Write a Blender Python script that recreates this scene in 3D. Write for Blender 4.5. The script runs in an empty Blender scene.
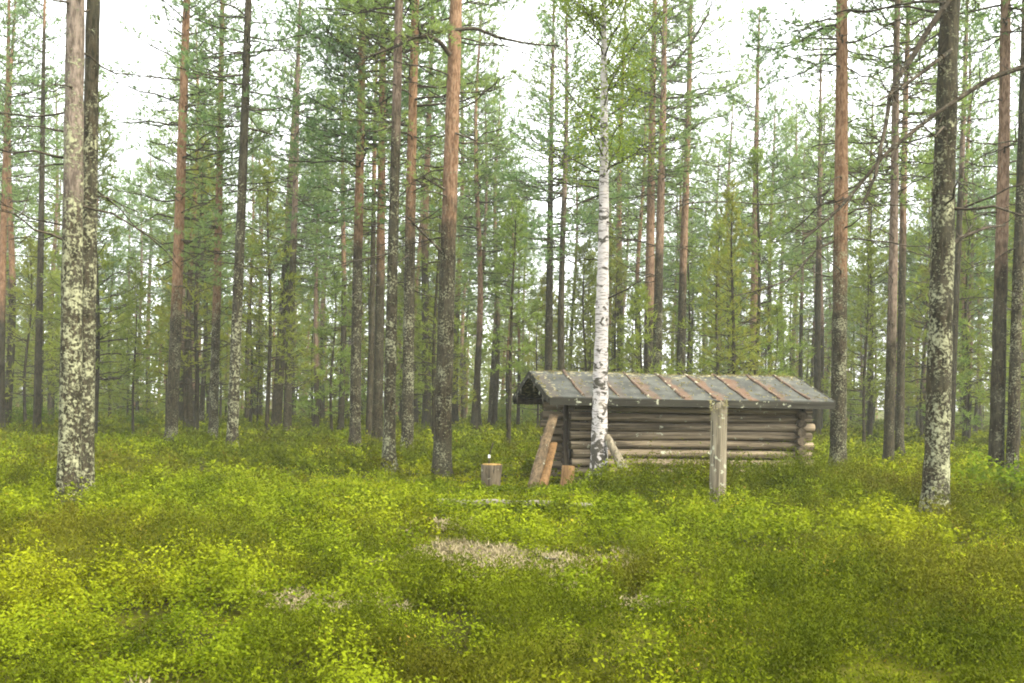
import bpy, math, random
import numpy as np
from mathutils import Vector, Matrix, noise as mnoise

scene = bpy.context.scene
COL = scene.collection
R = math.radians
F = 35.0 / 36.0 * 1024.0          # focal length in pixels
CAM_H = 1.45
ROLL = R(0.9)
YH = 403.0                        # horizon row at the middle column
CA, SA = math.cos(ROLL), math.sin(ROLL)

# ------------------------------------------------------------------ helpers
def lattice(seed):
    return np.random.RandomState(seed).rand(256, 256)
_L = {}
def vnoise(x, y, scale, seed=0):
    """smooth value noise, vectorised, 0..1"""
    if seed not in _L:
        _L[seed] = lattice(seed)
    g = _L[seed]
    x = np.asarray(x, float) / scale + 100.0
    y = np.asarray(y, float) / scale + 100.0
    xi = np.floor(x).astype(int); yi = np.floor(y).astype(int)
    fx = x - xi; fy = y - yi
    fx = fx * fx * (3 - 2 * fx); fy = fy * fy * (3 - 2 * fy)
    a = g[xi % 256, yi % 256]; b = g[(xi + 1) % 256, yi % 256]
    c = g[xi % 256, (yi + 1) % 256]; d = g[(xi + 1) % 256, (yi + 1) % 256]
    return (a * (1 - fx) + b * fx) * (1 - fy) + (c * (1 - fx) + d * fx) * fy

def ground(x, y):
    x = np.asarray(x, float); y = np.asarray(y, float)
    z = (vnoise(x, y, 3.1, 1) - .5) * .16 + (vnoise(x, y, 1.1, 2) - .5) * .13 + (vnoise(x, y, .5, 4) - .5) * .06
    z = z + (vnoise(x, y, 11., 3) - .5) * .16
    far = np.clip((y - 30) / 40, 0, 1)
    z = z * (1 - .3 * far)
    # low bank in front of the shelter and under the birch
    z = z + .34 * np.exp(-(((x - 1.85) / 1.0) ** 2 + ((y - 14.9) / .8) ** 2))
    z = z + .20 * np.exp(-(((x - 4.2) / 2.4) ** 2 + ((y - 16.1) / 1.0) ** 2))
    # trodden ground by the chopping block
    k = np.exp(-(((x - .2) / 1.3) ** 2 + ((y - 16.6) / 1.2) ** 2))
    z = z * (1 - .8 * k)
    k0 = np.exp(-((x / 1.5) ** 2 + (y / 2.) ** 2))
    return z * (1 - k0)

def gz(x, y):
    return float(ground(x, y))

def unproject(px, py, D):
    u = (px - 512.0) / F; v = (YH - py) / F
    X = u * CA - v * SA; Z = u * SA + v * CA
    return Vector((X * D, D, CAM_H + Z * D))

def horizon(px):
    return YH + (px - 512.0) * math.tan(ROLL)

def depth(px, py, cover=.13):
    return (CAM_H - cover) * F / (py - horizon(px))

def pix(p):
    X, Z = p[0] / p[1], (p[2] - CAM_H) / p[1]
    return 512 + F * (X * CA + Z * SA), YH - F * (-X * SA + Z * CA)

def mesh_np(name, verts, faces, mat, parent=None, tint=None, smooth=False, mats=None, mat_idx=None):
    """verts (n,3), faces (m,k) -> ONE linked mesh object"""
    me = bpy.data.meshes.new(name)
    verts = np.ascontiguousarray(verts, dtype=np.float32); faces = np.ascontiguousarray(faces, dtype=np.int32)
    k = faces.shape[1]
    me.vertices.add(len(verts)); me.vertices.foreach_set('co', verts.ravel())
    me.loops.add(faces.size); me.loops.foreach_set('vertex_index', faces.ravel())
    me.polygons.add(len(faces))
    me.polygons.foreach_set('loop_start', np.arange(0, faces.size, k, dtype=np.int32))
    me.polygons.foreach_set('loop_total', np.full(len(faces), k, dtype=np.int32))
    if smooth:
        me.polygons.foreach_set('use_smooth', np.ones(len(faces), dtype=bool))
    for m in (mats or [mat]):
        me.materials.append(m)
    if mat_idx is not None:
        me.polygons.foreach_set('material_index', np.ascontiguousarray(mat_idx, dtype=np.int32))
    me.update(calc_edges=True)
    if tint is not None:
        a = me.attributes.new('tint', 'FLOAT', 'POINT')
        a.data.foreach_set('value', np.ascontiguousarray(tint, dtype=np.float32))
    o = bpy.data.objects.new(name, me); COL.objects.link(o)
    if parent: o.parent = parent
    return o

class MB:
    """collects polygons of any size into ONE mesh"""
    def __init__(self): self.v = []; self.f = []; self.m = []
    def add(self, vs, fs, mi=0):
        b = len(self.v); self.v += [tuple(p) for p in vs]
        self.f += [tuple(i + b for i in f) for f in fs]; self.m += [mi] * len(fs)
    def box(self, c, s, rot=None, mi=0, taper=1.0):
        x, y, z = s[0] / 2, s[1] / 2, s[2] / 2
        vs = [Vector((sx * x * (taper if sz > 0 else 1), sy * y * (taper if sz > 0 else 1), sz * z)) for sz in (-1, 1) for sy in (-1, 1) for sx in (-1, 1)]
        if rot is not None: vs = [rot @ p for p in vs]
        vs = [p + Vector(c) for p in vs]
        self.add(vs, [(0, 2, 3, 1), (4, 5, 7, 6), (0, 1, 5, 4), (2, 6, 7, 3), (0, 4, 6, 2), (1, 3, 7, 5)], mi)
    def tube(self, pts, rad, n=8, caps=True, mi=0, cap_mi=None, wob=0.0, seed=0, flat=1.0):
        pts = [Vector(p) for p in pts]; vs = []
        up = Vector((0, 0, 1))
        d0 = (pts[-1] - pts[0]).normalized()
        if abs(d0.z) > .8: up = Vector((0, 1, 0))
        for i, p in enumerate(pts):
            d = (pts[min(i + 1, len(pts) - 1)] - pts[max(i - 1, 0)]).normalized()
            a = d.cross(up).normalized(); b = a.cross(d)
            for j in range(n):
                t = 2 * math.pi * j / n
                r = rad[i]
                if wob:
                    q = p + (a * math.cos(t) + b * math.sin(t)) * r
                    r *= 1 + wob * mnoise.noise(q * 5 + Vector((seed * 7.3, 0, 0)))
                vs.append(p + a * math.cos(t) * r + b * math.sin(t) * r * flat)
        fs = []
        for i in range(len(pts) - 1):
            for j in range(n):
                fs.append((i * n + j, i * n + (j + 1) % n, (i + 1) * n + (j + 1) % n, (i + 1) * n + j))
        self.add(vs, fs, mi)
        if caps:
            b = len(self.v) - len(vs)
            self.f += [tuple(b + j for j in range(n))[::-1], tuple(b + (len(pts) - 1) * n + j for j in range(n))]
            self.m += [mi if cap_mi is None else cap_mi] * 2
    def build(self, name, mats, parent=None, smooth=True):
        me = bpy.data.meshes.new(name)
        me.from_pydata(self.v, [], self.f)
        for m in (mats if isinstance(mats, list) else [mats]): me.materials.append(m)
        me.polygons.foreach_set('material_index', self.m)
        if smooth: me.polygons.foreach_set('use_smooth', [len(f) == 4 for f in self.f])
        me.update()
        o = bpy.data.objects.new(name, me); COL.objects.link(o)
        if parent: o.parent = parent
        return o

def tag(o, label=None, cat=None, group=None, kind=None):
    if label: o['label'] = label
    if cat: o['category'] = cat
    if group: o['group'] = group
    if kind: o['kind'] = kind
    return o

def empty(name, loc, rz=0):
    o = bpy.data.objects.new(name, None); COL.objects.link(o)
    o.location = loc; o.rotation_euler = (0, 0, rz); o.empty_display_size = .3
    return o

# ------------------------------------------------------------------ materials
class NT:
    def __init__(self, name):
        self.mat = bpy.data.materials.new(name); self.mat.use_nodes = True
        self.t = self.mat.node_tree; self.t.nodes.clear()
        self.out = self.t.nodes.new('ShaderNodeOutputMaterial')
    def n(self, typ, **kw):
        nd = self.t.nodes.new(typ)
        for k, v in kw.items():
            if k in nd.inputs.keys():
                self.set(nd.inputs[k], v)
            else:
                setattr(nd, k, v)
        return nd
    def set(self, sock, v):
        if isinstance(v, bpy.types.NodeSocket): self.t.links.new(v, sock)
        elif isinstance(v, (tuple, list)) and len(v) == 3 and sock.type == 'RGBA': sock.default_value = (*v, 1)
        else: sock.default_value = v
    def coord(self, which='Object', scale=(1, 1, 1)):
        tc = self.n('ShaderNodeTexCoord')
        mp = self.n('ShaderNodeMapping'); self.set(mp.inputs['Vector'], tc.outputs[which]); mp.inputs['Scale'].default_value = scale
        return mp.outputs[0]
    def noise(self, vec, scale, detail=3, rough=.55, dist=0):
        nd = self.n('ShaderNodeTexNoise'); self.set(nd.inputs['Vector'], vec)
        nd.inputs['Scale'].default_value = scale; nd.inputs['Detail'].default_value = detail
        nd.inputs['Roughness'].default_value = rough; nd.inputs['Distortion'].default_value = dist
        return nd.outputs['Fac']
    def math(self, op, a, b=0.0, c=None, clamp=False):
        nd = self.n('ShaderNodeMath', operation=op); nd.use_clamp = clamp
        self.set(nd.inputs[0], a); self.set(nd.inputs[1], b)
        if c is not None: self.set(nd.inputs[2], c)
        return nd.outputs[0]
    def ss(self, v, lo, hi, a=0.0, b=1.0):
        nd = self.n('ShaderNodeMapRange', interpolation_type='SMOOTHSTEP')
        self.set(nd.inputs['Value'], v); self.set(nd.inputs['From Min'], lo); self.set(nd.inputs['From Max'], hi)
        self.set(nd.inputs['To Min'], a); self.set(nd.inputs['To Max'], b)
        return nd.outputs[0]
    def mix(self, f, a, b, blend='MIX'):
        nd = self.n('ShaderNodeMix', data_type='RGBA', blend_type=blend)
        self.set(nd.inputs[0], f); self.set(nd.inputs[6], a); self.set(nd.inputs[7], b)
        return nd.outputs[2]
    def bump(self, h, strength=.5, dist=.02):
        nd = self.n('ShaderNodeBump'); nd.inputs['Strength'].default_value = strength; nd.inputs['Distance'].default_value = dist
        self.set(nd.inputs['Height'], h); return nd.outputs[0]
    def surface(self, col, rough=.9, bump=None, spec=.2):
        p = self.n('ShaderNodeBsdfPrincipled'); self.set(p.inputs['Base Color'], col); self.set(p.inputs['Roughness'], rough)
        p.inputs['Specular IOR Level'].default_value = spec
        if bump is not None: self.set(p.inputs['Normal'], bump)
        self.t.links.new(p.outputs[0], self.out.inputs['Surface']); return self.mat
    def leaf(self, col, trans=.35, tcol=None, gloss=.0):
        d = self.n('ShaderNodeBsdfDiffuse'); self.set(d.inputs[0], col)
        t = self.n('ShaderNodeBsdfTranslucent'); self.set(t.inputs[0], tcol if tcol is not None else col)
        m = self.n('ShaderNodeMixShader'); m.inputs[0].default_value = trans
        self.t.links.new(d.outputs[0], m.inputs[1]); self.t.links.new(t.outputs[0], m.inputs[2])
        o = m.outputs[0]
        if gloss:
            g = self.n('ShaderNodeBsdfGlossy'); g.inputs['Roughness'].default_value = .45
            m2 = self.n('ShaderNodeMixShader'); m2.inputs[0].default_value = gloss
            self.t.links.new(o, m2.inputs[1]); self.t.links.new(g.outputs[0], m2.inputs[2]); o = m2.outputs[0]
        self.t.links.new(o, self.out.inputs['Surface']); return self.mat
    def attr(self, name='tint'):
        nd = self.n('ShaderNodeAttribute'); nd.attribute_name = name; return nd.outputs['Fac']

def pine_bark():
    m = NT('pine_bark')
    oi = m.n('ShaderNodeObjectInfo')
    sp = m.n('ShaderNodeSeparateColor'); m.set(sp.inputs[0], oi.outputs['Color'])
    tc = m.n('ShaderNodeTexCoord'); ob = tc.outputs['Object']
    sx = m.n('ShaderNodeSeparateXYZ'); m.set(sx.inputs[0], ob)
    z = sx.outputs['Z']
    off = m.n('ShaderNodeVectorMath', operation='ADD'); m.set(off.inputs[0], ob)
    rv = m.n('ShaderNodeCombineXYZ'); m.set(rv.inputs[0], m.math('MULTIPLY', oi.outputs['Random'], 50)); m.set(off.inputs[1], rv.outputs[0])
    v = off.outputs[0]
    mp = m.n('ShaderNodeMapping'); m.set(mp.inputs['Vector'], v); mp.inputs['Scale'].default_value = (1, 1, .28)
    plates = m.noise(mp.outputs[0], 22, 4, .65, .4)
    fine = m.noise(mp.outputs[0], 60, 3, .6)
    big = m.noise(v, 2.2, 3)
    dark = m.mix(m.ss(plates, .38, .62), (.009, .008, .004), (.048, .039, .024))
    dark = m.mix(m.ss(big, .35, .7, 0, .45), dark, (.055, .054, .036))
    org = m.mix(m.ss(plates, .35, .65), (.105, .054, .028), (.25, .150, .088))
    org = m.mix(m.ss(fine, .55, .72), org, (.20, .145, .095))
    pale = m.mix(m.ss(plates, .35, .65), (.07, .056, .045), (.19, .155, .128))
    up = m.mix(sp.outputs[2], pale, org)
    start = m.math('MULTIPLY', sp.outputs[0], 20.0)
    zz = m.math('ADD', z, m.math('MULTIPLY', m.math('SUBTRACT', big, .5), 3.0))
    mask = m.ss(m.math('SUBTRACT', zz, start), -1.0, 1.0)
    col = m.mix(mask, dark, up)
    # crusty lichen: blotches gathered into bands
    sv = m.n('ShaderNodeVectorMath', operation='SCALE'); m.set(sv.inputs[0], v); m.set(sv.inputs['Scale'], m.math('ADD', m.math('MULTIPLY', oi.outputs['Random'], .7), .65))
    l1 = m.noise(sv.outputs[0], 25, 5, .66, .3); l2 = m.noise(v, 3.2, 3, .5)
    lv = m.math('ADD', l1, m.math('MULTIPLY', m.math('SUBTRACT', l2, .5), .5))
    amount = m.math('MULTIPLY', sp.outputs[1], m.ss(z, 3.2, 9.0, 1.0, .25))
    thr = m.math('SUBTRACT', .78, m.math('MULTIPLY', amount, .27))
    lm = m.ss(m.math('SUBTRACT', lv, thr), -.06, .09)
    lc = m.mix(m.ss(sp.outputs[1], .5, .95), m.mix(m.noise(v, 40, 2), (.10, .10, .06), (.20, .195, .125)), m.mix(m.noise(v, 40, 2), (.15, .16, .09), (.34, .34, .22)))
    col = m.mix(lm, col, lc)
    h = m.math('ADD', plates, m.math('MULTIPLY', lm, .5))
    return m.surface(col, .92, m.bump(h, .9, .03), .1)

def branch_mat(name, c1, c2, c3):
    m = NT(name); v = m.coord('Object')
    n = m.noise(v, 7, 4); l = m.noise(v, 16, 3)
    col = m.mix(m.ss(n, .35, .65), c1, c2)
    col = m.mix(m.ss(l, .58, .68, 0, .8), col, c3)
    return m.surface(col, .95, None, .1)

def needle_mat(name, a, b, c, trans=.4):
    m = NT(name); oi = m.n('ShaderNodeObjectInfo')
    t = m.attr()
    col = m.mix(t, a, b)
    col = m.mix(m.ss(t, .9, .99, 0, .7), col, c)
    g = m.mix(m.math('MULTIPLY', oi.outputs['Random'], 1.0), (.78, .9, .95), (1.15, 1.08, .85))
    col = m.mix(1.0, col, g, 'MULTIPLY')
    return m.leaf(col, trans)

def plant_mat(name, a, b, c, d, trans=.4, patch=1.6):
    m = NT(name)
    gm = m.n('ShaderNodeNewGeometry'); pos = gm.outputs['Position']
    t = m.attr()
    n = m.noise(pos, patch, 4, .7); n2 = m.noise(pos, .35, 2)
    f = m.math('ADD', m.math('MULTIPLY', t, .55), m.math('MULTIPLY', m.ss(n, .3, .7), .45))
    col = m.mix(f, a, b)
    col = m.mix(m.ss(n2, .45, .68, 0, .5), col, c)
    col = m.mix(m.ss(t, .94, .98, 0, .9), col, d)
    return m.leaf(col, trans)

M = {}
M['pine_bark'] = pine_bark()
M['branch'] = branch_mat('pine_branch', (.022, .019, .013), (.065, .052, .037), (.17, .175, .125))
M['orange_branch'] = branch_mat('pine_limb', (.11, .065, .035), (.27, .15, .08), (.32, .31, .24))
M['needles'] = needle_mat('pine_needles', (.095, .165, .058), (.27, .36, .13), (.30, .26, .09), .52)
M['young'] = needle_mat('young_needles', (.12, .175, .035), (.29, .345, .075), (.30, .30, .05), .5)
M['olive'] = needle_mat('olive_needles', (.12, .145, .03), (.28, .30, .06), (.26, .20, .04), .5)
M['birch_leaf'] = needle_mat('birch_leaves', (.12, .18, .025), (.28, .33, .05), (.36, .36, .06), .55)
M['bush_leaf'] = needle_mat('bush_leaves', (.05, .085, .008), (.15, .20, .014), (.2, .2, .03), .4)
M['bilberry'] = plant_mat('bilberry_leaves', (.020, .042, .003), (.220, .268, .012), (.250, .255, .010), (.30, .26, .02), .24)
M['heather'] = plant_mat('heather_shoots', (.014, .025, .003), (.120, .145, .008), (.115, .095, .012), (.22, .15, .03), .22)
M['moss_tuft'] = plant_mat('moss_shoots', (.16, .20, .006), (.32, .34, .010), (.32, .30, .012), (.30, .22, .02), .35)
M['lichen'] = plant_mat('reindeer_lichen', (.17, .145, .075), (.36, .31, .20), (.29, .255, .15), (.15, .12, .05), .15)

def birch_bark():
    m = NT('birch_bark'); v = m.coord('Object'); vs = m.coord('Object', (1, 1, 3.2))
    tc = m.n('ShaderNodeTexCoord'); sx = m.n('ShaderNodeSeparateXYZ'); m.set(sx.inputs[0], tc.outputs['Object'])
    white = m.mix(m.noise(vs, 9, 3), (.27, .245, .23), (.50, .47, .455))
    lines = m.noise(m.coord('Object', (1, 1, 7)), 7, 3, .6)
    blot = m.noise(m.coord('Object', (1, 1, 1.5)), 6, 4, .6, .8)
    col = m.mix(m.ss(lines, .54, .62, 0, .85), white, (.10, .085, .07))
    thr = m.ss(sx.outputs['Z'], .2, 3.0, .47, .58)
    col = m.mix(m.ss(m.math('SUBTRACT', blot, thr), -.02, .03), col, (.045, .04, .03))
    col = m.mix(m.ss(m.noise(v, 2.5, 3), .55, .7, 0, .5), col, (.50, .44, .36))
    return m.surface(col, .7, m.bump(blot, .5, .02), .25)
M['birch_bark'] = birch_bark()

def wood(name, dark, light, streak=(.06, 1, 1), scale=14, lichen=0.0, lcol=(.36, .37, .27), rough=.85, bump=.5):
    m = NT(name); v = m.coord('Object', streak); o = m.coord('Object')
    g = m.noise(v, scale, 5, .65, .3); b = m.noise(o, 1.7, 3)
    col = m.mix(m.ss(g, .32, .68), dark, light)
    col = m.mix(m.ss(b, .4, .7, 0, .45), col, tuple(c * .55 for c in light))
    cr = m.noise(v, scale * 2.3, 2, .4)
    col = m.mix(m.ss(cr, .64, .70, 0, .8), col, tuple(c * .35 for c in dark))
    if lichen:
        l = m.noise(o, 9, 5, .62)
        col = m.mix(m.ss(l, .66 - lichen * .2, .72 - lichen * .2, 0, .85), col, lcol)
    return m.surface(col, rough, m.bump(g, bump, .015), .15)
M['log'] = wood('weathered_log', (.030, .023, .014), (.255, .203, .135), (.05, 1, 1), 16, .12)
M['log_y'] = wood('weathered_shaded_cross_log', (.022, .017, .011), (.095, .076, .052), (1, .05, 1), 16, .3)  # gable shade put into the colour: darker than the front wall logs
M['dark_wood'] = wood('old_dark_wood', (.012, .009, .006), (.05, .04, .028), (1, 1, .08), 16, .1)
M['fascia'] = wood('grey_fascia', (.015, .014, .010), (.038, .036, .026), (.05, 1, 1), 18, .3)
M['post_wood'] = wood('grey_post_wood', (.065, .054, .036), (.225, .195, .135), (1, 1, .05), 18, .4)
M['slab_bark'] = wood('slab_bark', (.045, .032, .018), (.17, .120, .068), (1, 1, .1), 16, .3)
M['fresh_wood'] = wood('split_wood', (.09, .050, .020), (.25, .145, .062), (1, 1, .07), 16)
M['stump_bark'] = wood('stump_bark', (.035, .028, .018), (.15, .12, .08), (1, 1, .15), 14, .2)
M['fallen'] = wood('fallen_pole_wood', (.07, .062, .045), (.19, .175, .135), (.06, 1, 1), 14, .3)
M['batten'] = wood('rusty_batten', (.06, .042, .03), (.15, .10, .07), (1, .1, 1), 12, .45, (.40, .38, .27))

def end_grain(name, a, b):
    m = NT(name); v = m.coord('Object')
    n = m.noise(v, 25, 4)
    return m.surface(m.mix(m.ss(n, .35, .65), a, b), .9, None, .1)
M['end'] = end_grain('log_end_grain', (.035, .027, .017), (.10, .08, .055))
M['stump_top'] = end_grain('stump_cut_face', (.16, .095, .025), (.30, .20, .07))
M['steel'] = NT('bright_steel').surface((.75, .76, .78), .3, None, .6)

def roofing():
    m = NT('roofing_felt'); v = m.coord('Object')
    tc = m.n('ShaderNodeTexCoord'); sx = m.n('ShaderNodeSeparateXYZ'); m.set(sx.inputs[0], tc.outputs['Object'])
    x, y, z = sx.outputs
    n = m.noise(v, 3.5, 5, .6); f = m.noise(v, 30, 3, .6)
    col = m.mix(m.ss(n, .35, .7), (.030, .032, .028), (.070, .073, .064))
    col = m.mix(m.ss(f, .5, .75, 0, .4), col, (.085, .085, .065))
    # rust runs on the right of every seam
    ph = m.math('FRACT', m.math('DIVIDE', m.math('SUBTRACT', x, .62), .605))
    wob = m.noise(m.coord('Object', (1, .35, 1)), 7, 4, .6)
    band = m.math('MULTIPLY', m.ss(ph, .02, .05), m.math('SUBTRACT', 1.0, m.ss(m.math('ADD', ph, m.math('MULTIPLY', m.math('SUBTRACT', wob, .5), .95)), .22, .40)))
    amt = m.math('MULTIPLY', m.ss(m.noise(m.coord('Object', (.8, .2, 1)), 1.5, 2), .32, .5), m.ss(y, 1.42, 1.15))
    amt = m.math('MULTIPLY', amt, m.ss(x, 1.5, 2.3, .25, 1.0))
    amt = m.math('MULTIPLY', amt, m.ss(x, 4.5, 4.9, 1.0, .2))
    col = m.mix(m.math('MULTIPLY', band, m.math('MULTIPLY', amt, .72)), col, m.mix(wob, (.07, .034, .018), (.16, .085, .045)))
    # lichen crust towards the ridge and on the left verge
    l = m.noise(v, 13, 5, .65)
    near = m.math('MAXIMUM', m.ss(y, 1.0, 1.5, 0, .11), m.ss(x, .7, .0, 0, .07))
    col = m.mix(m.ss(m.math('ADD', l, near), .62, .70, 0, .9), col, (.26, .235, .13))
    return m.surface(col, .85, m.bump(f, .4, .01), .25)
M['roof'] = roofing()

def ground_mat():
    m = NT('forest_floor'); g = m.n('ShaderNodeNewGeometry'); p = g.outputs['Position']
    n = m.noise(p, 1.3, 5, .6); f = m.noise(p, 22, 4, .65); b = m.noise(p, .22, 3)
    col = m.mix(m.ss(n, .35, .65), (.016, .017, .004), (.08, .088, .005))
    col = m.mix(m.ss(b, .45, .65, 0, .6), col, (.09, .10, .006))
    col = m.mix(m.ss(f, .45, .65, 0, .7), col, (.032, .024, .008))
    return m.surface(col, .97, m.bump(f, .7, .05), .05)
M['floor'] = ground_mat()

# ------------------------------------------------------------------ ground
def build_ground():
    xs = np.concatenate([-np.geomspace(900, 24, 26), np.linspace(-22, 22, 133), np.geomspace(24, 900, 26)])
    ys = np.concatenate([[-300, -60, -20, -8, -3], np.linspace(0, 36, 121), np.geomspace(37.5, 1500, 44)])
    X, Y = np.meshgrid(xs, ys, indexing='ij')
    Z = ground(X, Y)
    edge = np.clip((np.abs(X) - 60) / 100, 0, 1); Z = Z * (1 - edge)
    ny = len(ys); idx = np.arange(X.size).reshape(X.shape)
    f = np.stack([idx[:-1, :-1], idx[1:, :-1], idx[1:, 1:], idx[:-1, 1:]], -1).reshape(-1, 4)
    o = mesh_np('ground', np.stack([X, Y, Z], -1).reshape(-1, 3), f, M['floor'], smooth=True)
    tag(o, 'mossy green forest floor running back between the pine trunks', 'ground', kind='structure')
build_ground()

# obstacles the plants keep off: (x, y, r)
KEEP = []
# ------------------------------------------------------------------ foliage in bulk
def leaf_quads(rng, P, size, up=.6, aspect=1.9, droop=0):
    """one folded-free diamond per point"""
    n = len(P)
    d = rng.normal(size=(n, 3)); d[:, 2] = d[:, 2] * .45 + .25 - droop
    d /= np.linalg.norm(d, axis=1)[:, None]
    q = rng.normal(size=(n, 3)) * (1 - up); q[:, 2] += up
    s = np.cross(d, q); s /= (np.linalg.norm(s, axis=1)[:, None] + 1e-6)
    L = size[:, None] * d; W = size[:, None] / aspect * s
    V = np.stack([P, P + L * .5 + W * .5, P + L, P + L * .5 - W * .5], 1).reshape(-1, 3)
    return V, np.arange(4 * n).reshape(n, 4)

def blades(rng, P, D, L, W):
    """triangles from P along D"""
    n = len(P)
    q = rng.normal(size=(n, 3)); s = np.cross(D, q); s /= (np.linalg.norm(s, axis=1)[:, None] + 1e-6)
    s = s * W[:, None]
    V = np.stack([P - s, P + s, P + D * L[:, None]], 1).reshape(-1, 3)
    return V, np.arange(3 * n).reshape(n, 3)

def scatter(rng, y0, y1, dens, margin=1.5):
    """points in the view wedge"""
    w1 = .56 * y1 + margin
    n = int(dens * 2 * w1 * (y1 - y0))
    x = rng.uniform(-w1, w1, n); y = rng.uniform(y0, y1, n)
    k = np.abs(x) < .56 * y + margin
    return x[k], y[k]

def blob(x, y, px, py, rx, ry, cover=.1):
    D = depth(px, py, cover); X = unproject(px, py, D).x
    return np.exp(-(((x - X) / rx) ** 2 + ((y - D) / ry) ** 2))

def masks(x, y):
    """where each kind of ground plant grows, 0..1"""
    h = (vnoise(x, y, 1.7, 11) * .6 + vnoise(x, y, .6, 12) * .4 - .5) * 2.2
    h = h + 1.5 * blob(x, y, 850, 620, 2.6, 1.9) + .9 * blob(x, y, 960, 590, 2, 1.5) + .8 * blob(x, y, 60, 535, 2.6, 1.4)
    h = h + .8 * blob(x, y, 200, 465, 3.5, 2.6) + .9 * bankgrowth(x, y)
    h = h - .9 * blob(x, y, 380, 500, 3, 2.2) - .8 * blob(x, y, 760, 530, 2.5, 1.2)
    heather = np.clip(h + .42, 0, 1)
    li = blob(x, y, 480, 552, .38, .55) + blob(x, y, 545, 560, .5, .4) + .9 * blob(x, y, 440, 525, .28, .25) + .45 * blob(x, y, 360, 597, .25, .22)
    li = li + .7 * blob(x, y, 110, 668, .22, .18) + .4 * blob(x, y, 300, 585, .2, .2) + .6 * blob(x, y, 620, 548, .3, .25) + .25 * blob(x, y, 640, 590, .25, .2)
    li = np.clip(li * (2.2 * vnoise(x, y, .17, 14) - .1), 0, 1)
    path = blob(x, y, 420, 492, 1.6, .7) + blob(x, y, 520, 500, 1.4, 1.2) + .8 * blob(x, y, 300, 480, 2, 1.2)
    path = np.clip(path + .9 * blob(x, y, 480, 475, 1.6, 2), 0, 1)
    return heather, li, path

def bankgrowth(x, y):
    return np.exp(-(((x - 4.2) / 2.4) ** 2 + ((y - 15.9) / 1.1) ** 2)) + .9 * np.exp(-(((x - 1.9) / .9) ** 2 + ((y - 14.9) / .8) ** 2))

def trodden(x, y):
    t = np.exp(-(((x - .3) / 1.0) ** 2 + ((y - 16.1) / .9) ** 2)) + np.exp(-(((x - .1) / 1.3) ** 2 + ((y - 12.8) / .5) ** 2))
    return np.clip(t + .8 * blob(x, y, 500, 556, .7, .7), 0, 1)

def keep_off(x, y):
    k = np.ones(len(x), bool)
    for (ox, oy, r) in KEEP:
        k &= ((x - ox) ** 2 + (y - oy) ** 2) > r * r
    # inside of the shelter
    lx = (x - SH.x) * math.cos(SHT) + (y - SH.y) * math.sin(SHT); ly = -(x - SH.x) * math.sin(SHT) + (y - SH.y) * math.cos(SHT)
    k &= ~((lx > .45) & (lx < 5.2) & (ly > .33) & (ly < 2.7))
    return k

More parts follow.
